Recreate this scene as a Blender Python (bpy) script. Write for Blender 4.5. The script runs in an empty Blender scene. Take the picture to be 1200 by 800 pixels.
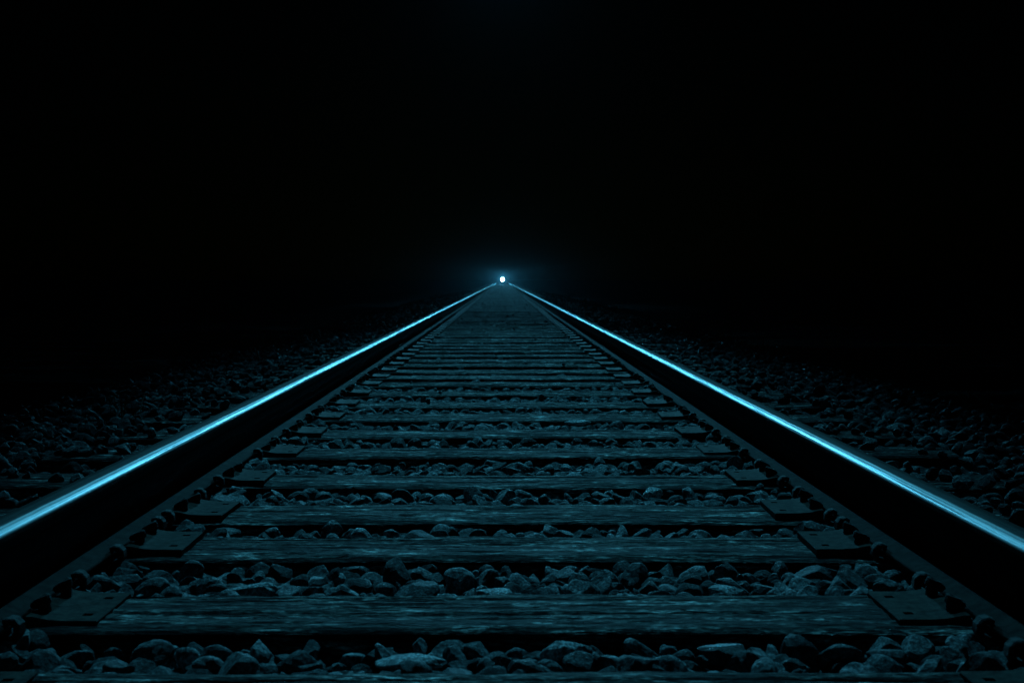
import bpy, bmesh, math, random
import numpy as np
from mathutils import Vector, Matrix

R = math.radians
random.seed(11)
rng = np.random.default_rng(11)
S = bpy.context.scene
C = S.collection

# ------------------------------------------------------------------ camera
CAM = Vector((0.005, 0.0, 0.499))
cam_d = bpy.data.cameras.new('camera')
cam = bpy.data.objects.new('camera', cam_d)
C.objects.link(cam)
cam.location = CAM
cam_d.lens = 48.0
cam_d.sensor_width = 36.0
cam_d.clip_start = 0.02
cam_d.clip_end = 6000
cam.rotation_euler = (R(90 - 2.578), 0, R(-0.394))
cam_d.dof.use_dof = True
cam_d.dof.focus_distance = 3.6
cam_d.dof.aperture_fstop = 11
S.camera = cam

# ------------------------------------------------------------------ night sky
w = bpy.data.worlds.new('World')
S.world = w
w.use_nodes = True
nt = w.node_tree
sky = nt.nodes.new('ShaderNodeTexSky')
sky.sky_type = 'NISHITA'
sky.sun_disc = False
sky.sun_elevation = R(1.0)
sky.sun_rotation = R(0)
bg = nt.nodes['Background']
mul = nt.nodes.new('ShaderNodeMix'); mul.data_type = 'RGBA'; mul.blend_type = 'MULTIPLY'
mul.inputs[0].default_value = 1
nt.links.new(sky.outputs[0], mul.inputs[6])
mul.inputs[7].default_value = (0.12, 0.6, 1, 1)
nt.links.new(mul.outputs[2], bg.inputs[0])
bg.inputs[1].default_value = 0.00012

# ------------------------------------------------------------------ lights
TEAL = (0.078, 0.62, 0.95)
def aim(o, target):
    d = Vector(target) - o.location
    o.rotation_euler = d.to_track_quat('-Z', 'Y').to_euler()

# moonlight: very weak, from beyond the lamp
ld = bpy.data.lights.new('moonlight', 'SUN')
ld.energy = 0.007; ld.angle = R(2); ld.color = TEAL
moon = bpy.data.objects.new('moonlight', ld); C.objects.link(moon)
moon.rotation_euler = (R(-(90 - 30)), 0, 0)

# added spot high ahead, no fixture: unseen source put in to light the track
BED_SPOT_EL, BED_SPOT_D = 58.0, 60.0
AIMPT = Vector((0.0, 6.2, 0.0))
ld = bpy.data.lights.new('added_bed_spot', 'SPOT')
ld.energy = 70000
ld.color = TEAL
ld.spot_size = R(20)
ld.spot_blend = 1.0
ld.shadow_soft_size = 0.7
bed_spot = bpy.data.objects.new('added_bed_spot', ld); C.objects.link(bed_spot)
bed_spot.location = AIMPT + Vector((0, BED_SPOT_D * math.cos(R(BED_SPOT_EL)), BED_SPOT_D * math.sin(R(BED_SPOT_EL))))
aim(bed_spot, AIMPT)
bed_spot.scale = (0.13, 1, 1)     # squeezed so the added light falls off beside the track

# second added spot far ahead, unseen: flat, narrow beam put in for rail shine
ld = bpy.data.lights.new('added_rail_spot', 'SPOT')
ld.energy = 1300000
ld.color = (.10, .62, .97)
ld.spot_size = R(20)
ld.spot_blend = 1.0
ld.shadow_soft_size = 1.0
rail_spot = bpy.data.objects.new('added_rail_spot', ld); C.objects.link(rail_spot)
rail_spot.location = (0, 420, 100)
aim(rail_spot, (0, 14, 0))
rail_spot.scale = (.026, 1, 1)

S.view_settings.view_transform = 'Standard'
S.view_settings.look = 'None'
S.view_settings.exposure = 0
S.view_settings.gamma = 1
S.view_settings.use_curve_mapping = False
S.render.engine = 'CYCLES'
S.cycles.use_denoising = True
S.cycles.caustics_reflective = False
S.cycles.caustics_refractive = False
S.cycles.max_bounces = 4
S.cycles.volume_bounces = 0
S.cycles.sample_clamp_indirect = 2

# ------------------------------------------------------------------ helpers
def tag(o, label=None, cat=None, group=None, kind=None):
    if label: o['label'] = label
    if cat: o['category'] = cat
    if group: o['group'] = group
    if kind: o['kind'] = kind
    return o

def link(name, me, m=None, parent=None):
    o = bpy.data.objects.new(name, me)
    C.objects.link(o)
    if m is not None and me.materials.find(m.name) < 0:
        me.materials.append(m)
    if parent is not None:
        o.parent = parent
    return o

def mesh_np(name, verts, faces, smooth=False):
    """faces: (n,k) int array"""
    me = bpy.data.meshes.new(name)
    v = np.asarray(verts, np.float32); f = np.asarray(faces, np.int32)
    n, k = f.shape
    me.vertices.add(len(v)); me.vertices.foreach_set('co', v.ravel())
    me.loops.add(n * k); me.loops.foreach_set('vertex_index', f.ravel())
    me.polygons.add(n)
    me.polygons.foreach_set('loop_start', np.arange(0, n * k, k, dtype=np.int32))
    me.polygons.foreach_set('loop_total', np.full(n, k, np.int32))
    me.polygons.foreach_set('use_smooth', np.full(n, smooth))
    me.update(calc_edges=True)
    return me

def mesh_bm(name, bm, smooth=False):
    me = bpy.data.meshes.new(name)
    bmesh.ops.recalc_face_normals(bm, faces=bm.faces[:])
    if smooth:
        for f in bm.faces: f.smooth = True
    bm.to_mesh(me); bm.free()
    return me

def vnoise(x, y, seed=0):
    """smooth value noise on numpy arrays, about -1..1"""
    xi = np.floor(x).astype(np.int64); yi = np.floor(y).astype(np.int64)
    fx = x - xi; fy = y - yi
    fx = fx * fx * (3 - 2 * fx); fy = fy * fy * (3 - 2 * fy)
    def h(a, b):
        n = (a * 374761393 + b * 668265263 + seed * 974711) & 0xffffffff
        n = ((n ^ (n >> 13)) * 1274126177) & 0xffffffff
        n = (n ^ (n >> 16)) & 0xffff
        return n / 32767.5 - 1
    return (h(xi, yi) * (1 - fx) + h(xi + 1, yi) * fx) * (1 - fy) + (h(xi, yi + 1) * (1 - fx) + h(xi + 1, yi + 1) * fx) * fy

def fbm(x, y, seed=0, o=4):
    a, s = 0, 1
    for i in range(o):
        a = a + vnoise(x * 2 ** i, y * 2 ** i, seed + i) * s; s *= .5
    return a / 1.9

# ------------------------------------------------------------------ materials
def mat(name):
    m = bpy.data.materials.new(name); m.use_nodes = True
    return m, m.node_tree, m.node_tree.nodes['Principled BSDF']

def N(t, typ, **kw):
    n = t.nodes.new(typ)
    for k, v in kw.items(): setattr(n, k, v)
    return n

def ramp(t, src, stops):
    r = N(t, 'ShaderNodeValToRGB')
    e = r.color_ramp.elements
    while len(e) < len(stops): e.new(0.5)
    for i, (p, c) in enumerate(stops):
        e[i].position = p
        e[i].color = (c, c, c, 1) if not isinstance(c, tuple) else (*c, 1)
    t.links.new(src, r.inputs[0])
    return r

def noise(t, vec, scale, detail=6, rough=.6, dist=0):
    n = N(t, 'ShaderNodeTexNoise')
    n.inputs['Scale'].default_value = scale
    n.inputs['Detail'].default_value = detail
    n.inputs['Roughness'].default_value = rough
    n.inputs['Distortion'].default_value = dist
    t.links.new(vec, n.inputs['Vector'])
    return n

def bump(t, h, bsdf, strength, dist):
    b = N(t, 'ShaderNodeBump')
    b.inputs['Strength'].default_value = strength
    b.inputs['Distance'].default_value = dist
    t.links.new(h, b.inputs['Height'])
    t.links.new(b.outputs[0], bsdf.inputs['Normal'])
    return b

def mapping(t, scale, coord='Object', rnd=True):
    tc = N(t, 'ShaderNodeTexCoord')
    mp = N(t, 'ShaderNodeMapping')
    mp.inputs['Scale'].default_value = scale
    t.links.new(tc.outputs[coord], mp.inputs['Vector'])
    if rnd:
        oi = N(t, 'ShaderNodeObjectInfo')
        ml = N(t, 'ShaderNodeMath', operation='MULTIPLY'); ml.inputs[1].default_value = 37.0
        t.links.new(oi.outputs['Random'], ml.inputs[0])
        cx = N(t, 'ShaderNodeCombineXYZ')
        for k in (0, 1, 2): t.links.new(ml.outputs[0], cx.inputs[k])
        t.links.new(cx.outputs[0], mp.inputs['Location'])
    return mp.outputs[0]

def wood():
    m, t, b = mat('weathered_wood')
    v1 = mapping(t, (8, 36, 36)); v2 = mapping(t, (3.5, 9, 9)); v3 = mapping(t, (55, 190, 190)); v4 = mapping(t, (2.2, 24, 24))
    n4 = noise(t, v4, 1.0, 4, .55, .8)
    crk = ramp(t, n4.outputs[0], [(.0, 1.0), (.480, 1.0), (.494, .02), (.506, .02), (.520, 1.0)])
    n1 = noise(t, v1, 1.0, 8, .68, .5); n2 = noise(t, v2, 1.3, 5, .6); n3 = noise(t, v3, 1.0, 3, .6, .3)
    r1 = ramp(t, n1.outputs[0], [(.37, (.012, .011, .010)), (.47, (.050, .047, .042)), (.56, (.13, .125, .115)), (.64, (.55, .54, .51))])
    r3 = ramp(t, n3.outputs[0], [(.38, .10), (.50, .7), (.60, 2.2)])
    mx = N(t, 'ShaderNodeMix', data_type='RGBA', blend_type='MULTIPLY'); mx.inputs[0].default_value = 1
    t.links.new(r1.outputs[0], mx.inputs[6]); t.links.new(r3.outputs[0], mx.inputs[7])
    r2 = ramp(t, n2.outputs[0], [(.36, .30), (.60, 1.25)])
    mx2 = N(t, 'ShaderNodeMix', data_type='RGBA', blend_type='MULTIPLY'); mx2.inputs[0].default_value = 1
    t.links.new(mx.outputs[2], mx2.inputs[6]); t.links.new(r2.outputs[0], mx2.inputs[7])
    mx3 = N(t, 'ShaderNodeMix', data_type='RGBA', blend_type='MULTIPLY'); mx3.inputs[0].default_value = 1
    t.links.new(mx2.outputs[2], mx3.inputs[6]); t.links.new(crk.outputs[0], mx3.inputs[7])
    t.links.new(mx3.outputs[2], b.inputs['Base Color'])
    b.inputs['Roughness'].default_value = .8
    b.inputs['Specular IOR Level'].default_value = .12
    ad = N(t, 'ShaderNodeMath', operation='MULTIPLY_ADD')
    t.links.new(n3.outputs[0], ad.inputs[0]); ad.inputs[1].default_value = .5
    t.links.new(n1.outputs[0], ad.inputs[2])
    ad2 = N(t, 'ShaderNodeMath', operation='MULTIPLY_ADD')
    t.links.new(crk.outputs[0], ad2.inputs[0]); ad2.inputs[1].default_value = .5; t.links.new(ad.outputs[0], ad2.inputs[2])
    bump(t, ad2.outputs[0], b, 1, .011)
    return m

def stone(name, lo, hi, rough=.7, spec=.3, glint=False):
    m, t, b = mat(name)
    tc = N(t, 'ShaderNodeTexCoord'); v = tc.outputs['Object']
    n2 = noise(t, v, 210, 5, .7); n3 = noise(t, v, 55, 5, .65)
    at = N(t, 'ShaderNodeAttribute', attribute_name='tone')
    r1 = ramp(t, n3.outputs[0], [(.38, lo), (.62, hi)])
    r2 = ramp(t, n2.outputs[0], [(.38, .30), (.52, .95), (.62, 2.0)])
    mx = N(t, 'ShaderNodeMix', data_type='RGBA', blend_type='MULTIPLY'); mx.inputs[0].default_value = 1
    t.links.new(r1.outputs[0], mx.inputs[6]); t.links.new(r2.outputs[0], mx.inputs[7])
    mx2 = N(t, 'ShaderNodeMix', data_type='RGBA', blend_type='MULTIPLY'); mx2.inputs[0].default_value = 1 if not glint else 0
    t.links.new(mx.outputs[2], mx2.inputs[6]); t.links.new(at.outputs['Color'], mx2.inputs[7])
    t.links.new(mx2.outputs[2], b.inputs['Base Color'])
    b.inputs['Roughness'].default_value = rough
    b.inputs['Specular IOR Level'].default_value = spec
    ad = N(t, 'ShaderNodeMath', operation='MULTIPLY_ADD')
    t.links.new(n2.outputs[0], ad.inputs[0]); ad.inputs[1].default_value = .35
    t.links.new(n3.outputs[0], ad.inputs[2])
    bump(t, ad.outputs[0], b, 1, .011)
    return m

def rail_steel():
    """dark rusty rail; the running surface is worn bright near the gauge side (local -x)"""
    m, t, b = mat('rail_steel')
    tc = N(t, 'ShaderNodeTexCoord')
    sx = N(t, 'ShaderNodeSeparateXYZ'); t.links.new(tc.outputs['Object'], sx.inputs[0])
    mp = N(t, 'ShaderNodeMapping'); mp.inputs['Scale'].default_value = (40, 9, 40)
    t.links.new(tc.outputs['Object'], mp.inputs['Vector'])
    wv = noise(t, mp.outputs[0], 1.0, 6, .7)
    # x + small wobble
    wa = N(t, 'ShaderNodeMath', operation='MULTIPLY_ADD'); t.links.new(wv.outputs[0], wa.inputs[0])
    wa.inputs[1].default_value = .005; t.links.new(sx.outputs['X'], wa.inputs[2])
    mr = N(t, 'ShaderNodeMapRange'); mr.inputs['From Min'].default_value = -.034; mr.inputs['From Max'].default_value = .036
    t.links.new(wa.outputs[0], mr.inputs['Value'])
    band = ramp(t, mr.outputs[0], BAND)
    zr = N(t, 'ShaderNodeMapRange'); zr.inputs['From Min'].default_value = .117; zr.inputs['From Max'].default_value = .122
    t.links.new(sx.outputs['Z'], zr.inputs['Value'])
    pol0 = N(t, 'ShaderNodeMath', operation='MULTIPLY'); t.links.new(band.outputs[0], pol0.inputs[0]); t.links.new(zr.outputs[0], pol0.inputs[1])
    mpd = N(t, 'ShaderNodeMapping'); mpd.inputs['Scale'].default_value = (420, 1.1, 1)
    t.links.new(tc.outputs['Object'], mpd.inputs['Vector'])
    dn = noise(t, mpd.outputs[0], 1.0, 4, .6)
    dr = ramp(t, dn.outputs[0], [(.36, .45), (.5, 1.0)])
    pol = N(t, 'ShaderNodeMath', operation='MULTIPLY'); t.links.new(pol0.outputs[0], pol.inputs[0]); t.links.new(dr.outputs[0], pol.inputs[1])
    mp2 = N(t, 'ShaderNodeMapping'); mp2.inputs['Scale'].default_value = (900, 3, 900)
    t.links.new(tc.outputs['Object'], mp2.inputs['Vector'])
    scr = noise(t, mp2.outputs[0], 1.0, 3, .6)
    rust_n = noise(t, tc.outputs['Object'], 45, 6, .65)
    rust = ramp(t, rust_n.outputs[0], [(.38, (.012, .010, .008)), (.62, (.036, .029, .024))])
    sil = ramp(t, scr.outputs[0], [(.25, (.55, .57, .58)), (.75, (.85, .87, .88))])
    mc = N(t, 'ShaderNodeMix', data_type='RGBA')
    t.links.new(pol.outputs[0], mc.inputs[0]); t.links.new(rust.outputs[0], mc.inputs[6]); t.links.new(sil.outputs[0], mc.inputs[7])
    t.links.new(mc.outputs[2], b.inputs['Base Color'])
    t.links.new(pol.outputs[0], b.inputs['Metallic'])
    rr = N(t, 'ShaderNodeMix', data_type='FLOAT')
    t.links.new(pol.outputs[0], rr.inputs[0]); rr.inputs[2].default_value = .8; rr.inputs[3].default_value = POL_ROUGH
    t.links.new(rr.outputs[0], b.inputs['Roughness'])
    an = N(t, 'ShaderNodeMath', operation='MULTIPLY'); an.inputs[1].default_value = .8
    t.links.new(pol.outputs[0], an.inputs[0]); t.links.new(an.outputs[0], b.inputs['Anisotropic'])
    b.inputs['Specular IOR Level'].default_value = .02
    tg = N(t, 'ShaderNodeCombineXYZ'); tg.inputs[0].default_value = 1
    t.links.new(tg.outputs[0], b.inputs['Tangent'])
    bh = N(t, 'ShaderNodeMath', operation='MULTIPLY_ADD')
    t.links.new(rust_n.outputs[0], bh.inputs[0]); bh.inputs[1].default_value = 1; t.links.new(scr.outputs[0], bh.inputs[2])
    inv = N(t, 'ShaderNodeMapRange'); inv.inputs['To Min'].default_value = .5; inv.inputs['To Max'].default_value = .06
    t.links.new(pol.outputs[0], inv.inputs['Value'])
    bp = bump(t, bh.outputs[0], b, .5, .002)
    t.links.new(inv.outputs[0], bp.inputs['Strength'])
    return m
BAND = [(.0, 0.0), (.04, .3), (.08, 1.0), (.22, 1.0), (.25, .35), (.28, .9), (.33, .9), (.37, .10), (.60, .08), (.72, .02)]
POL_ROUGH = .47

def plate_steel():
    m, t, b = mat('plate_steel')
    v = mapping(t, (1, 1, 1))
    n = noise(t, v, 60, 6, .65); n2 = noise(t, v, 300, 3, .6)
    r = ramp(t, n.outputs[0], [(.36, (.022, .018, .015)), (.64, (.075, .062, .052))])
    t.links.new(r.outputs[0], b.inputs['Base Color'])
    b.inputs['Roughness'].default_value = .7
    b.inputs['Specular IOR Level'].default_value = .02
    bump(t, n2.outputs[0], b, .4, .001)
    return m

def plain(name, col, rough=.8, metal=0, sc=30, var=.4):
    m, t, b = mat(name)
    v = mapping(t, (1, 1, 1))
    n = noise(t, v, sc, 6, .6)
    r = ramp(t, n.outputs[0], [(.3, tuple(c * (1 - var) for c in col)), (.7, tuple(c * (1 + var) for c in col))])
    t.links.new(r.outputs[0], b.inputs['Base Color'])
    b.inputs['Roughness'].default_value = rough; b.inputs['Metallic'].default_value = metal
    bump(t, n.outputs[0], b, .6, .01)
    return m

M_WOOD = wood()
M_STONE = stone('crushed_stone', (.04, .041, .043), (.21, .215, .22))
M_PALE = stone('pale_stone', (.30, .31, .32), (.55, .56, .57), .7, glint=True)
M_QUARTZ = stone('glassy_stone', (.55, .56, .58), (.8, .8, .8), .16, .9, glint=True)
M_GLINT = plain('painted_blue_glint', (.30, .90, .99), .3, 0, 400, .01)  # pale blue colour standing in for a glint of light on one stone
M_DARKST = stone('dark_glassy_stone', (.03, .03, .032), (.06, .06, .062), .45, .5, glint=True)
M_RAIL = rail_steel()
M_PLATE = plate_steel()
M_SPIKE = plain('spike_iron', (.02, .017, .015), .8, .2, 120)
M_SOIL = plain('soil', (.05, .045, .035), 1, 0, 3)
M_SOIL.node_tree.nodes['Principled BSDF'].inputs['Specular IOR Level'].default_value = .05
M_BED = plain('ballast_dust', (.035, .034, .033), .95, 0, 25)
M_GRASS = plain('dry_grass', (.10, .095, .05), .8, 0, 20)
M_LAMPBODY = plain('lamp_enamel', (.03, .03, .03), .5, .5, 60)

# ------------------------------------------------------------------ terrain
SHOULDER, SLOPE_END, LOW = 1.75, 4.0, -0.62
def level(x):
    ax = np.abs(x)
    z = np.where(ax < .62, -.052, np.where(ax < 1.3, -.040, -.022))
    s = np.clip((ax - SHOULDER) / (SLOPE_END - SHOULDER), 0, 1)
    return z + (LOW - z) * (s * s * (3 - 2 * s) * .35 + s * .65)

def sheet(xs, ys, zf):
    X, Y = np.meshgrid(xs, ys)
    Z = zf(X, Y)
    v = np.stack([X.ravel(), Y.ravel(), Z.ravel()], 1)
    nx, ny = len(xs), len(ys)
    i = (np.arange(ny - 1)[:, None] * nx + np.arange(nx - 1)[None]).ravel()
    return v, np.stack([i, i + 1, i + nx + 1, i + nx], 1)

xs = np.concatenate([[-3000, -900, -300, -100, -40, -20, -12, -8, -6, -5, -4.2], np.linspace(-3.6, 3.6, 49), [4.2, 5, 6, 8, 12, 20, 40, 100, 300, 900, 3000]])
ys = np.concatenate([[-400, -100, -30, -10], np.linspace(-5, 60, 261), np.linspace(62, 200, 80), [240, 320, 480, 800, 1500, 3500]])
def zg(X, Y):
    z = level(X) - .075
    s = np.clip((np.abs(X) - 3.2) / .8, 0, 1)
    far = np.clip(1 - np.abs(Y) / 400, 0, 1)
    return z + s * (.05 * fbm(X * 1.3, Y * 1.3, 3) + .10 * fbm(X * .17, Y * .17, 8)) * far
v, f = sheet(xs, ys, zg)
tag(link('ground', mesh_np('ground', v, f, True), M_SOIL), kind='structure')
# trackbed: finely bumped surface under the loose stones
xs = np.linspace(-3.5, 3.5, 151); ys = np.concatenate([np.arange(-4, 12, .04), np.arange(12, 60, .1), np.arange(60, 190, .3)])
v, f = sheet(xs, ys, lambda X, Y: level(X) - .045 + .02 * fbm(X * 22, Y * 22, 5, 3))
tag(link('trackbed', mesh_np('trackbed', v, f, False), M_BED), kind='structure')

# ------------------------------------------------------------------ sleepers
TW, TL, TH = .23, 2.6, .17
back = [-.55, -.05, .46, .96, 1.742-.28, 1.742, 2.178, 2.702, 3.084, 3.575, 4.112, 4.630, 5.146, 5.678, 6.215, 6.733, 7.214, 7.739, 8.279, 8.783]
back = [-.62, -.11, .40, .87, 1.30, 1.742] + back[6:]
while back[-1] < 151.5:
    back.append(back[-1] + .512 + random.uniform(-.03, .03))
back = [b * .988 for b in back]
centres = [b - TW / 2 for b in back]

def sleeper_mesh(seed, stride=1):
    r = np.random.default_rng(seed)
    nx = 300
    xs = np.linspace(-TL / 2, TL / 2, nx)
    # profile across: front side up, top, back side down
    ns, ntp = 12, 92
    py = np.concatenate([np.full(ns, -TW / 2), np.linspace(-TW / 2, TW / 2, ntp), np.full(ns, TW / 2)])
    pz = np.concatenate([np.linspace(-TH, -.006, ns), np.zeros(ntp), np.linspace(-.006, -TH, ns)])
    ny_ = np.concatenate([-np.ones(ns), np.zeros(ntp), np.ones(ns)])
    nz_ = 1 - np.abs(ny_)
    # arris rounding
    e = TW / 2 - np.abs(py[ns:ns + ntp])
    rad = .012
    pz[ns:ns + ntp] -= np.where(e < rad, rad - np.sqrt(np.maximum(rad ** 2 - (rad - e) ** 2, 0)), 0) * .8
    X, PY = np.meshgrid(xs, py); _, PZ = np.meshgrid(xs, pz); _, NY = np.meshgrid(xs, ny_); _, NZ = np.meshgrid(xs, nz_)
    s = int(seed) * 13
    d = .0022 * fbm(X * 5, (PY + PZ) * 130, s, 4) + .003 * fbm(X * 1.1, (PY + PZ) * 22, s + 5, 3) + .0015 * fbm(X * 25, PY * 60, s + 7, 3)
    # edge wear: lower the arris unevenly
    edge = np.exp(-((TW / 2 - np.abs(PY)) / .022) ** 2)
    chip = np.clip(fbm(X * 3.0 + np.sign(PY) * 40, np.sign(PY) * 9.5, s + 11, 4), -.1, 1)
    d -= edge * NZ * (.002 + .022 * np.clip(chip, 0, 1))
    # long checks running with the grain
    for k in range(r.integers(5, 9)):
        y0 = r.uniform(-.095, .095); x0 = r.uniform(-1.2, .9); L = r.uniform(.15, .8)
        big = k < 1
        if big: y0 = r.uniform(-.07, .04); L = r.uniform(1.0, 2.2); x0 = -L * r.uniform(.35, .65)
        yc = y0 + .006 * vnoise(X * 2.2, X * 0 + k, s + 20 + k)
        wd = (.0030 if big else .0014) * (1 + .5 * vnoise(X * 6, X * 0 + k, s + 40))
        m_ = np.clip(np.minimum(X - x0, x0 + L - X) / .15, 0, 1)
        d -= (.012 if big else .006) * m_ * np.exp(-((PY - yc) / wd) ** 2) * NZ
    # splits at the ends
    Yv = PY + NY * d; Zv = PZ + NZ * d
    Zv += .004 * vnoise(X * .9 + seed, X * 0, s + 60)
    Yv += .004 * vnoise(X * 1.1, X * 0 + 3, s + 61)
    Xv = X + .006 * (np.abs(X) > TL / 2 - .001) * fbm(PY * 60, PZ * 60, s + 70)
    if stride > 1:
        ii = np.unique(np.concatenate([np.arange(0, nx, stride * 2), [nx - 1]]))
        jj = np.unique(np.concatenate([[0, ns - 1], np.arange(ns, ns + ntp, stride), [ns + ntp - 1, len(py) - 1]]))
        Xv, Yv, Zv = [A[np.ix_(jj, ii)] for A in (Xv, Yv, Zv)]
    nr, nc = Xv.shape
    v = np.stack([Xv.ravel(), Yv.ravel(), Zv.ravel()], 1)
    i = (np.arange(nr - 1)[:, None] * nc + np.arange(nc - 1)[None]).ravel()
    f = np.stack([i, i + 1, i + nc + 1, i + nc], 1)
    me = mesh_np('sleeper', v, f, stride == 1)
    bm = bmesh.new(); bm.from_mesh(me)
    bm.verts.ensure_lookup_table()
    for c in (0, nc - 1):
        try: bm.faces.new([bm.verts[j * nc + c] for j in range(nr)])
        except Exception: pass
    bm.faces.new([bm.verts[k] for k in (0, nc - 1, (nr - 1) * nc + nc - 1, (nr - 1) * nc)])
    bmesh.ops.recalc_face_normals(bm, faces=bm.faces[:])
    bm.to_mesh(me); bm.free()
    return me

hi = [sleeper_mesh(k + 1) for k in range(12)]
mid = [sleeper_mesh(k + 30, 3) for k in range(5)]
low = [sleeper_mesh(k + 50, 8) for k in range(4)]

# ---- tie plate: local x = 0 at the rail centre, -x the gauge side
RW = .127; RHH = .127; HW = .0635; PT = .009
def plate_mesh():
    hx = [(-.153, -.139)]; hy = [(-.059, -.045), (.045, .059)]
    xs = [-.17, -.1685, -.153, -.139, -.12, -.100, -.088, -.076, -.0665, -.0655, -.05, .05, .0655, .0665, .076, .09, .115, .1285, .13]
    def top(x):
        a = abs(x)
        if x < 0 and a > .1695 or x > .1295: return PT - .0015
        if a <= .0656: return PT
        if a <= .0761: return PT + .006
        if a <= .0885: return PT + .0035
        if a <= .101: return PT + .0015
        return PT
    ys = [-.09, -.0885, -.059, -.045, 0, .045, .059, .0885, .09]
    bm = bmesh.new(); T = {}; B = {}
    for i, x in enumerate(xs):
        for j, y in enumerate(ys):
            z = top(x) - (.002 if abs(y) > .0895 else 0)
            T[i, j] = bm.verts.new((x, y, z)); B[i, j] = bm.verts.new((x, y, -.004))
    def hole(i, j):
        cx = (xs[i] + xs[i + 1]) / 2; cy = (ys[j] + ys[j + 1]) / 2
        return any(a < cx < b for a, b in hx) and any(a < cy < b for a, b in hy)
    for i in range(len(xs) - 1):
        for j in range(len(ys) - 1):
            if hole(i, j):
                for (a, b_) in (((i, j), (i + 1, j)), ((i + 1, j), (i + 1, j + 1)), ((i + 1, j + 1), (i, j + 1)), ((i, j + 1), (i, j))):
                    bm.faces.new((T[a], T[b_], B[b_], B[a]))
            else:
                bm.faces.new((T[i, j], T[i + 1, j], T[i + 1, j + 1], T[i, j + 1]))
                bm.faces.new((B[i, j], B[i, j + 1], B[i + 1, j + 1], B[i + 1, j]))
    for i in range(len(xs) - 1):
        for j in (0, len(ys) - 1): bm.faces.new((T[i, j], T[i + 1, j], B[i + 1, j], B[i, j]))
    for j in range(len(ys) - 1):
        for i in (0, len(xs) - 1): bm.faces.new((T[i, j], T[i, j + 1], B[i, j + 1], B[i, j]))
    return mesh_bm('tie_plate', bm)

def spike_mesh():
    """cut spike: square shank, lipped oval head reaching over the rail foot (+x)"""
    bm = bmesh.new()
    rings = [(-.06, .008, .008, 0), (.016, .008, .008, 0), (.019, .012, .011, .004), (.023, .016, .012, .005), (.028, .015, .011, .005), (.033, .011, .009, .003), (.035, .005, .004, .002)]
    prev = None
    n = 12
    for z, a, b, off in rings:
        ring = []
        for k in range(n):
            t = 2 * math.pi * k / n
            c, s = math.cos(t), math.sin(t)
            p = .35 if z < .018 else .8
            ring.append(bm.verts.new((off + a * math.copysign(abs(c) ** p, c), b * math.copysign(abs(s) ** p, s), z + (.0035 * (-c) if z > .018 else 0))))
        if prev:
            for k in range(n): bm.faces.new((prev[k], prev[(k + 1) % n], ring[(k + 1) % n], ring[k]))
        prev = ring
    bm.faces.new(prev)
    return mesh_bm('spike', bm, False)

def sweep_bar(name, pts, wy, th):
    """flat bar bent in the x-z plane"""
    bm = bmesh.new(); prev = None
    n = len(pts)
    for i, (x, z) in enumerate(pts):
        a = Vector(pts[max(i - 1, 0)]); b = Vector(pts[min(i + 1, n - 1)])
        d = (b - a).normalized(); nx, nz = -d.y, d.x
        h = th / 2 * (.75 if i in (0, n - 1) else 1); wv = wy / 2 * (.8 if i in (0, n - 1) else 1)
        c = h * .55; cw = wv - h * .45
        ring = [bm.verts.new((x + nx * q, p, z + nz * q)) for p, q in ((-cw, -h), (cw, -h), (wv, -c), (wv, c), (cw, h), (-cw, h), (-wv, c), (-wv, -c))]
        if prev:
            for k in range(8): bm.faces.new((prev[k], prev[(k + 1) % 8], ring[(k + 1) % 8], ring[k]))
        else: bm.faces.new(ring)
        prev = ring
    bm.faces.new(prev)
    return mesh_bm(name, bm, False)

PLATE_ME = plate_mesh(); SPIKE_ME = spike_mesh()
PLATE_ME.materials.append(M_PLATE); SPIKE_ME.materials.append(M_SPIKE)
ANCHOR_ME = sweep_bar('rail_anchor', [(-.058, .0135), (-.066, .0155), (-.073, .0145), (-.078, .009), (-.079, 0), (-.073, -.010), (-.06, -.013), (0, -.013), (.055, -.013), (.075, -.012), (.081, -.002), (.076, .012), (.066, .017)], .024, .010)
ANCHOR_ME.materials.append(M_SPIKE)
for me in hi + mid + low: me.materials.append(M_WOOD)

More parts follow.
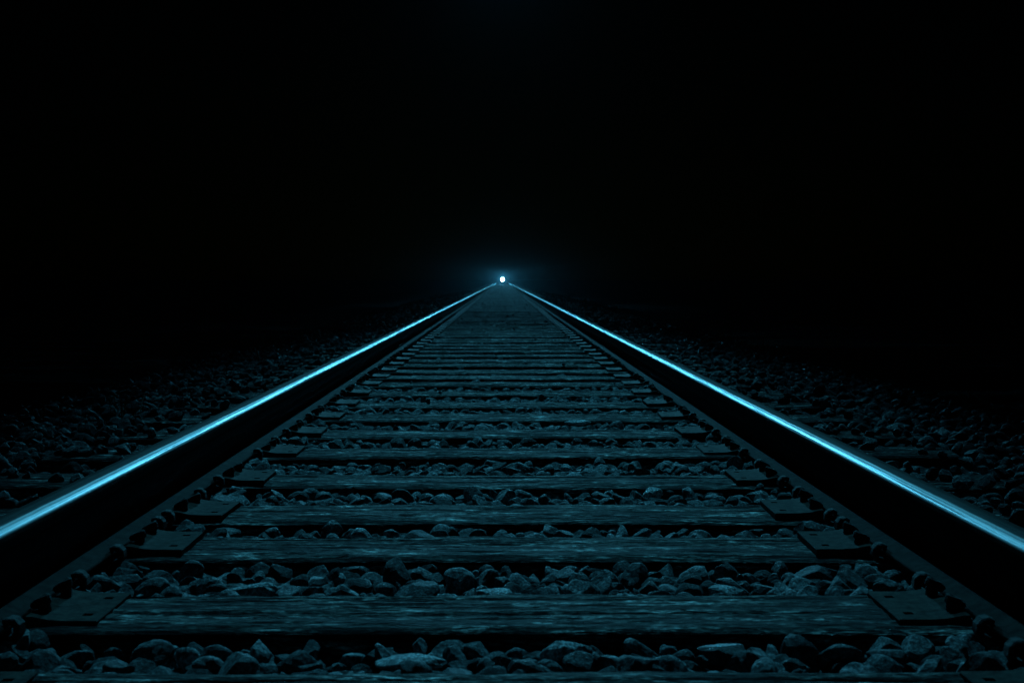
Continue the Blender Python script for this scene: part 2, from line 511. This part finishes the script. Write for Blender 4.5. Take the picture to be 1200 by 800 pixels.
RC = .7175 + HW / 2        # rail centre line
NEAR_LABELS = {
    5: 'weathered wooden sleeper cut by the bottom edge of the photo, only its far edge showing',
    6: 'cracked grey wooden sleeper nearest the camera in full view, one long dark split along it',
    7: 'second full wooden sleeper up from the bottom of the photo, pale and finely streaked',
    8: 'third full wooden sleeper up from the bottom of the photo, a split near its middle',
    9: 'fourth full wooden sleeper up from the bottom of the photo, dark towards both ends',
    10: 'fifth full wooden sleeper up from the bottom of the photo, narrow and streaked',
    11: 'sixth full wooden sleeper up from the bottom of the photo, edge unevenly worn',
    12: 'seventh full wooden sleeper from the bottom, just before the long glinting stone',
    13: 'eighth full wooden sleeper from the bottom, just behind the long glinting stone',
}
for i, cy in enumerate(centres):
    if cy < 6.3: me = hi[(i * 5 + 3) % 12]
    elif cy < 22: me = mid[i % 5] if i % 3 else hi[i % 12]
    else: me = low[i % 4]
    o = link('sleeper', me)
    o.location = (random.uniform(-.012, .012), cy, random.uniform(-.003, .001))
    o.rotation_euler = (0, 0, math.pi * (i % 2) + R(random.uniform(-.25, .25)) * (1 if cy > 6 else .5))
    if i in NEAR_LABELS: lab = NEAR_LABELS[i]
    elif i < 5: lab = 'wooden sleeper under and behind the camera, below the bottom edge of the photo'
    elif cy < 12: lab = 'weathered wooden sleeper in the middle run of the track with its tie plates still visible'
    elif cy < 40: lab = 'thin dark wooden sleeper in the distant run of the track, one of many close lines'
    else: lab = 'barely visible wooden sleeper in the farthest run of the track below the lamp'
    tag(o, lab, 'sleeper', 'wooden sleepers across the track')
    if cy > 42: continue
    inv = o.matrix_basis.inverted()
    for sgn in (-1, 1):
        p = link('tie_plate', PLATE_ME, None, o)
        W = Matrix.Translation((sgn * RC, cy + random.uniform(-.006, .006), 0)) @ Matrix.Rotation((math.pi if sgn < 0 else 0) + R(random.uniform(-1.6, 1.6)), 4, 'Z')
        p.matrix_basis = inv @ W
        if cy < 20:
            for (sx_, sy_, rz) in ((-.080, -.05, 0), (-.080, .048, 0), (.080, .05, math.pi)) + (((.080, -.05, math.pi),) if i % 3 == 0 else ()):
                q = link('spike', SPIKE_ME, None, p)
                q.location = (sx_ + (-.002 if sx_ < 0 else .002), sy_, random.uniform(-.006, .004))
                q.rotation_euler = (R(random.uniform(-6, 6)), R(random.uniform(-5, 5)), rz + R(random.uniform(-9, 9)))

# ------------------------------------------------------------------ rails
def rail_mesh(seed):
    # half profile (x>0), from the bottom of the foot up
    foot = [(.0, 0), (.0615, 0), (.0635, .0015), (.0635, .0075), (.062, .009), (.040, .0155), (.018, .0215), (.0105, .027), (.0072, .036),
            (.0066, .058), (.0072, .078), (.0105, .087), (.018, .0905), (.0285, .094), (.0312, .0965), (.0317, .100), (.0317, .112)]
    crown = []
    rad = .010
    for k in range(7):
        a = k / 6 * R(84)
        crown.append((.0317 - rad + rad * math.cos(a), .115 + rad * .95 * math.sin(a)))
    for x in (.018, .013, .008, .003):
        crown.append((x, RHH - x * x / (2 * .16)))
    half = foot + crown
    prof = half + [(-x, z) for x, z in reversed(half) if x > 1e-6]
    prof = np.array(prof)
    ys = np.concatenate([np.arange(-3, 14, .05), np.arange(14, 50, .25), np.arange(50, 175, 1.0)])
    n, k = len(ys), len(prof)
    dx = .0007 * fbm(ys * .35, ys * 0, seed, 3) + .0015 * vnoise(ys * .08, ys * 0, seed + 4)
    dz = .0004 * vnoise(ys * .5, ys * 0, seed + 9)
    V = np.zeros((n, k, 3)); V[:, :, 0] = prof[:, 0][None] + dx[:, None]; V[:, :, 1] = ys[:, None]; V[:, :, 2] = prof[:, 1][None] + dz[:, None]
    i = (np.arange(n - 1)[:, None] * k + np.arange(k)[None])
    j = (np.arange(n - 1)[:, None] * k + (np.arange(k)[None] + 1) % k)
    f = np.stack([i.ravel(), j.ravel(), j.ravel() + k, i.ravel() + k], 1)
    me = mesh_np('rail', V.reshape(-1, 3), f, True)
    bm = bmesh.new(); bm.from_mesh(me); bm.verts.ensure_lookup_table()
    bm.faces.new([bm.verts[q] for q in range(k)]); bm.faces.new([bm.verts[(n - 1) * k + q] for q in range(k)])
    bmesh.ops.recalc_face_normals(bm, faces=bm.faces[:])
    bm.to_mesh(me); bm.free()
    return me

for sgn, lab in ((-1, 'long steel rail left of the sleepers, its top one clean shining blue line'),
                 (1, 'long steel rail right of the sleepers, its shining top split into two bright lines')):
    me = rail_mesh(100 + sgn)
    if sgn < 0:
        me.transform(Matrix.Rotation(math.pi, 4, 'Z') @ Matrix.Diagonal((1, 1, 1, 1)))   # mesh runs to -y, object is turned back below
    o = link('rail', me, M_RAIL)
    o.location = (sgn * RC, 0, PT)
    if sgn < 0: o.rotation_euler = (0, 0, math.pi)
    tag(o, lab, 'rail', 'pair of running rails')
    cnt = 0
    for cy in centres:
        if cy < 1.0 or cnt >= 96: continue
        for s2 in (-1, 1):
            if cy > 3 and random.random() < .3: continue
            a = link('rail_anchor', ANCHOR_ME, None, o)
            W = Matrix.Translation((sgn * RC, cy + s2 * (TW / 2 + .018 + random.uniform(0, .03)), PT)) @ Matrix.Rotation((math.pi if sgn < 0 else 0) + R(random.uniform(-5, 5)), 4, 'Z')
            a.matrix_basis = o.matrix_basis.inverted() @ W
            cnt += 1

# ------------------------------------------------------------------ stones
def protos(sub, n, seed):
    r = np.random.default_rng(seed)
    bm = bmesh.new(); bmesh.ops.create_icosphere(bm, subdivisions=sub, radius=1)
    base = np.array([v_.co for v_ in bm.verts]); fc = np.array([[q.index for q in f_.verts] for f_ in bm.faces]); bm.free()
    out = []
    for k in range(n):
        v_ = base.copy()
        v_ *= (1 + .10 * fbm(base[:, 0] * 1.6 + k * 7, base[:, 1] * 1.6 + base[:, 2] * 1.3, seed + k, 3))[:, None]
        for q in range(r.integers(7, 13)):
            nrm = r.normal(size=3); nrm /= np.linalg.norm(nrm)
            d_ = r.uniform(.52, .86)
            ov = np.maximum(v_ @ nrm - d_, 0)
            v_ -= nrm[None] * (ov * .97)[:, None]
        v_ *= np.array([1, r.uniform(.6, 1), r.uniform(.42, .85)])[None]
        v_ /= np.abs(v_).max()
        if sub >= 3:
            v_ *= (1 + .045 * fbm(v_[:, 0] * 5 + k, v_[:, 1] * 6 + v_[:, 2] * 5, seed + 90 + k, 3))[:, None]
        out.append(v_)
    return out, fc

def rotmats(n, r, tilt=.55):
    a = r.uniform(0, 2 * np.pi, n); b = r.normal(0, tilt, n); c = r.normal(0, tilt, n)
    def rot(ax, t):
        m = np.zeros((n, 3, 3)); i, j = [(1, 2), (0, 2), (0, 1)][ax]
        m[:, ax, ax] = 1; m[:, i, i] = np.cos(t); m[:, j, j] = np.cos(t); m[:, i, j] = -np.sin(t); m[:, j, i] = np.sin(t)
        return m
    return rot(0, b) @ rot(1, c) @ rot(2, a)

cen = np.array(centres)
def in_sleeper(x, y, pad):
    d_ = np.abs(y[:, None] - cen[None]).min(1)
    return (np.abs(x) < TL / 2 + pad) & (d_ < TW / 2 + pad)

def scatter(x0, x1, y0, y1, step, r):
    xs_ = np.arange(x0, x1, step); ys_ = np.arange(y0, y1, step)
    X, Y = np.meshgrid(xs_, ys_)
    X = X.ravel() + r.uniform(-.5, .5, X.size) * step; Y = Y.ravel() + r.uniform(-.5, .5, Y.size) * step
    return X, Y

# single stones the photo shows apart: (x, y, length, z, kind)
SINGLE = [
    (.305, 1.845, .034, -.010, 'dark', 'dark round stone with a small bright blue glint painted on top, near the bottom edge'),
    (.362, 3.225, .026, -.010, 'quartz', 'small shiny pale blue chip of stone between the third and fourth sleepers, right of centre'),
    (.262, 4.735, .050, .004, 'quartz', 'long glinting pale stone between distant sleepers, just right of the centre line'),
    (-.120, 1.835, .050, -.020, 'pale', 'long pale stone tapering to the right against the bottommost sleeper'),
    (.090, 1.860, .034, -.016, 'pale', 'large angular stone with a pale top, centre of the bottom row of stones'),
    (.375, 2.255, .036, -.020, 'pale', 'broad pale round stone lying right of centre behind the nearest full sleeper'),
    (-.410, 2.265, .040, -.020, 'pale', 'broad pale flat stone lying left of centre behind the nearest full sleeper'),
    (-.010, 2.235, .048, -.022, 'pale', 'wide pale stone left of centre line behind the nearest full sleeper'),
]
P_BIG, F_BIG = protos(5, len(SINGLE), 501)

allv, tones, allf = {}, {}, {}
def bake(key, X, Y, Zoff, size, sub, nproto, r, tilt=.55):
    pr, fc = protos(sub, nproto, 200 + sub)
    pr = np.array(pr)
    n = len(X)
    k = r.integers(0, nproto, n)
    Rm = rotmats(n, r, tilt)
    V = np.einsum('nij,nvj->nvi', Rm, pr[k]) * size[:, None, None]
    V[:, :, 0] += X[:, None]; V[:, :, 1] += Y[:, None]
    V[:, :, 2] += (level(X) + Zoff)[:, None]
    nv = pr.shape[1]
    off = sum(a.shape[0] for a in allv.get(key, []))
    F = (fc[None] + (np.arange(n) * nv)[:, None, None]).reshape(-1, 3) + off
    t_ = np.clip(r.lognormal(0, .5, n), .25, 3.0)
    allv.setdefault(key, []).append(V.reshape(-1, 3)); allf.setdefault(key, []).append(F)
    tones.setdefault(key, []).append(np.repeat(t_, nv))

def sizes(r, n, lo, hi, p=1.6): return lo + (hi - lo) * r.random(n) ** p

r = np.random.default_rng(77)
def clear_single(X, Y, rad=.9):
    k = np.ones(len(X), bool)
    for s_ in SINGLE: k &= np.hypot(X - s_[0], Y - s_[1]) > s_[2] * rad
    return k
# near, between the rails
for step, zo, lo, hi_ in ((.034, -.002, .014, .030), (.034, .019, .013, .034), (.070, .020, .020, .036)):
    X, Y = scatter(-.80, .80, 1.0, 6.6, step, r)
    k = ~in_sleeper(X, Y, .008) & clear_single(X, Y)
    if step > .07: k &= ~in_sleeper(X, Y, .012) & (np.abs(X) < .62) & (r.random(len(X)) < .8)
    X, Y = X[k], Y[k]
    sz = sizes(r, len(X), lo, hi_)
    if zo < -.02: bake('a', X, Y, np.full(len(X), zo), sz, 3, 24, r)
    else: bake('a', X, Y, r.normal(zo, .006, len(X)), sz, 4, 24, r)
# near, outside the rails
for side in (-1, 1):
    for step, zo, pr_ in ((.040, -.012, 1), (.065, .008, .7)):
        X, Y = scatter(.80, 3.3, 1.0, 8.5, step, r)
        k = ~in_sleeper(X, Y, .004) & (r.random(len(X)) > (X - 2.0) * .6) & (r.random(len(X)) < pr_)
        X, Y = X[k] * side, Y[k]
        bake('a', X, Y, r.normal(zo, .010, len(X)), sizes(r, len(X), .018, .038), 3, 24, r)
# middle
for step, zo, pr_ in ((.042, -.012, 1), (.075, .008, .7)):
    X, Y = scatter(-3.3, 3.3, 6.6, 24, step, r)
    k = ~in_sleeper(X, Y, .004) & ((np.abs(X) < .8) | (Y > 8.5)) & (r.random(len(X)) > (np.abs(X) - 2.0) * .6) & (r.random(len(X)) < pr_)
    X, Y = X[k], Y[k]
    bake('b', X, Y, r.normal(zo, .009, len(X)), sizes(r, len(X), .018, .038), 2, 24, r)
X, Y = scatter(-3.0, 3.0, 24, 66, .056, r)
k = ~in_sleeper(X, Y, .004)
bake('b', X[k], Y[k], r.normal(-.006, .010, k.sum()), sizes(r, k.sum(), .022, .042), 1, 16, r)
X, Y = scatter(-1.4, 1.4, 1.0, 40, .055, r)
k = in_sleeper(X, Y, .0) & (r.random(len(X)) < np.clip((np.abs(X) - .86) * 1.6 + .35 * fbm(X * 2, Y * 1.3, 71), 0, .85)) & (np.abs(X) > .86)
bake('b', X[k], Y[k], -level(X[k]) + .006, sizes(r, k.sum(), .016, .034), 2, 24, r)
# strays thrown onto the sleepers and down the bank
X, Y = scatter(-1.28, 1.28, 1.0, 30, .12, r)
k = in_sleeper(X, Y, -.01) & ((r.random(len(X)) < .10) & (Y > 5) & (np.abs(X) < .55))
bake('b', X[k], Y[k], -level(X[k]) + .008, sizes(r, k.sum(), .008, .018), 2, 24, r)

vv = np.concatenate(allv['a'] + allv['b']); na = sum(a.shape[0] for a in allv['a'])
ff = np.concatenate(allf['a'] + [f_ + na for f_ in allf['b']])
tt = np.concatenate(tones['a'] + tones['b'])
me = mesh_np('gravel', vv, ff, True)
nfa = sum(a.shape[0] for a in allf['a'])
sm = np.zeros(len(ff), bool); sm[:nfa] = True
me.polygons.foreach_set('use_smooth', sm)
at = me.attributes.new('tone', 'FLOAT', 'POINT'); at.data.foreach_set('value', tt.astype(np.float32))
g = link('gravel', me, M_STONE)
tag(g, 'grey crushed stone ballast filling the gaps between sleepers and the banks beside the rails', 'gravel', kind='stuff')

for q, (x, y, L, z, kind, lab) in enumerate(SINGLE):
    v_ = P_BIG[q].copy()
    if q == 3: v_ *= np.array([1, .6, .42])[None]; v_[:, 2] *= (1 - .35 * v_[:, 0])
    elif q == 2: v_ *= np.array([1, .45, .35])[None]
    elif q == 7: v_ *= np.array([1, .6, .5])[None]
    elif q in (5, 6): v_ *= np.array([1, .75, .6])[None]
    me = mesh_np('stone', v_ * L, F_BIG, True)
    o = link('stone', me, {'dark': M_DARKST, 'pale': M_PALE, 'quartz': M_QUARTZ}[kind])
    o.location = (x, y, z)
    if q == 0:
        # glint painted as a pale blue patch on the dark stone's crown
        glint_v = v_ * L * 1.012 + np.random.default_rng(3).normal(0, .0004, v_.shape)
        fc = glint_v[F_BIG].mean(1)
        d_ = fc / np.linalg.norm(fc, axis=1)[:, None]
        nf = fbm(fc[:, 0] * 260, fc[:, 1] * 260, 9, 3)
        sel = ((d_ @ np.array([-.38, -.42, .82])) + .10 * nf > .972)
        cm = mesh_np('painted_glint', glint_v, F_BIG[sel], False)
        link('painted_glint', cm, M_GLINT, o)
    tag(o, lab, 'stone', 'stones that stand out in the ballast')

# ------------------------------------------------------------------ dry grass on the banks
def tufts():
    r = np.random.default_rng(5)
    V, F = [], []
    def tuft(x, y, h, n):
        z = float(level(np.array([x]))[0]) - .05
        for _ in range(n):
            a = r.uniform(0, 2 * np.pi); L = h * r.uniform(.4, 1); lean = r.uniform(.15, .9)
            bx, by = x + r.normal(0, .03), y + r.normal(0, .03)
            wd = r.uniform(.0012, .0028) * (1 + y * .03)
            px, py = -math.sin(a) * wd, math.cos(a) * wd
            b = len(V)
            for s_, ww in ((0, 1), (.4, .9), (.75, .6), (1, .1)):
                cx = bx + math.cos(a) * lean * L * s_ * s_; cy = by + math.sin(a) * lean * L * s_ * s_; cz = z + L * s_ * (1 - .35 * lean * s_)
                V.append((cx - px * ww, cy - py * ww, cz)); V.append((cx + px * ww, cy + py * ww, cz))
            for k_ in range(3): F.append((b + 2 * k_, b + 2 * k_ + 1, b + 2 * k_ + 3, b + 2 * k_ + 2))
    for side in (-1, 1):
        for _ in range(520):
            y = r.uniform(2.5, 45) if r.random() < .7 else r.uniform(8, 30)
            x = side * (r.uniform(1.75, 3.4) if r.random() < .8 else r.uniform(1.35, 1.8))
            if vnoise(np.array([x * .9]), np.array([y * .35]), 4)[0] < -.15: continue
            tuft(x, y, r.uniform(.08, .26), int(r.integers(8, 26)))
    return mesh_np('grass', V, np.array(F), False)
tag(link('grass', tufts(), M_GRASS), 'sparse dry grass tufts along both gravel banks', 'grass', kind='stuff')

# ------------------------------------------------------------------ the distant lamp
LY = 150.0
LZ = .499 + .05
lamp = bpy.data.objects.new('track_lamp', None); C.objects.link(lamp)
lamp.location = (0.0, LY, 0)
tag(lamp, 'glaring round blue-white lamp low between the rails where they meet', 'lamp')
def lathe(name, prof, m, parent, n=40, smooth=True):
    bm = bmesh.new(); prev = None
    for rr_, y in prof:
        if rr_ < 1e-6: ring = [bm.verts.new((0, y, 0))]
        else: ring = [bm.verts.new((rr_ * math.cos(2 * math.pi * k / n), y, rr_ * math.sin(2 * math.pi * k / n))) for k in range(n)]
        if prev:
            for k in range(n):
                a, b_ = prev[k % len(prev)], prev[(k + 1) % len(prev)]; c, d_ = ring[(k + 1) % len(ring)], ring[k % len(ring)]
                vs = []
                for q in (a, b_, c, d_):
                    if q not in vs: vs.append(q)
                if len(vs) > 2: bm.faces.new(vs)
        prev = ring
    return link(name, mesh_bm(name, bm, smooth), m, parent)
LR = .15
h = lathe('housing', [(0, .22), (.10, .21), (.18, .15), (.225, .02), (.235, -.02), (.235, -.10), (.225, -.10), (.225, -.02), (0, -.015)], M_LAMPBODY, lamp); h.location = (0, 0, LZ)
m, t, b = mat('lamp_glow')
b.inputs['Base Color'].default_value = (.8, .9, 1, 1)
b.inputs['Emission Color'].default_value = (.55, .93, 1, 1)
b.inputs['Emission Strength'].default_value = 60
l = lathe('lens', [(LR + .012, -.025), (LR, -.045), (LR * .7, -.06), (LR * .35, -.068), (0, -.07)], m, lamp); l.location = (0, 0, LZ)
bm = bmesh.new()
for (sx, sy, sz, px, py, pz) in ((.30, .26, .02, 0, .04, .01), (.05, .05, .36, 0, .05, .18), (.26, .07, .03, 0, .05, .355)):
    bmesh.ops.create_cube(bm, size=1, matrix=Matrix.Translation((px, py, pz)) @ Matrix.Diagonal((sx, sy, sz, 1)))
bmesh.ops.bevel(bm, geom=bm.edges[:], offset=.004, segments=1, affect='EDGES')
link('stand', mesh_bm('stand', bm), M_LAMPBODY, lamp)
# the light the lamp throws down the line
ld = bpy.data.lights.new('lamp_beam', 'SPOT'); ld.energy = 15000; ld.spot_size = R(13); ld.spot_blend = 1; ld.color = (.08, .62, 1); ld.shadow_soft_size = .12
lb = bpy.data.objects.new('lamp_beam', ld); C.objects.link(lb); lb.location = (0, -.22, LZ); lb.parent = lamp; lb.rotation_euler = Vector((0, -1, .03)).to_track_quat('-Z', 'Y').to_euler()

# ------------------------------------------------------------------ night haze
HAZE = 0.00003
if HAZE:
    bm = bmesh.new()
    bmesh.ops.create_cube(bm, size=1, matrix=Matrix.Translation((0, 90, -.3)) @ Matrix.Diagonal((80, 200, 3.4, 1)))
    m = bpy.data.materials.new('haze'); m.use_nodes = True
    m.node_tree.nodes.remove(m.node_tree.nodes['Principled BSDF'])
    pv = m.node_tree.nodes.new('ShaderNodeVolumePrincipled')
    pv.inputs['Color'].default_value = (.8, .9, 1, 1)
    pv.inputs['Density'].default_value = HAZE
    pv.inputs['Anisotropy'].default_value = .95
    m.node_tree.links.new(pv.outputs[0], m.node_tree.nodes['Material Output'].inputs['Volume'])
    tag(link('haze', mesh_bm('haze', bm), m), 'thin night haze glowing round the lamp', 'haze', kind='stuff')
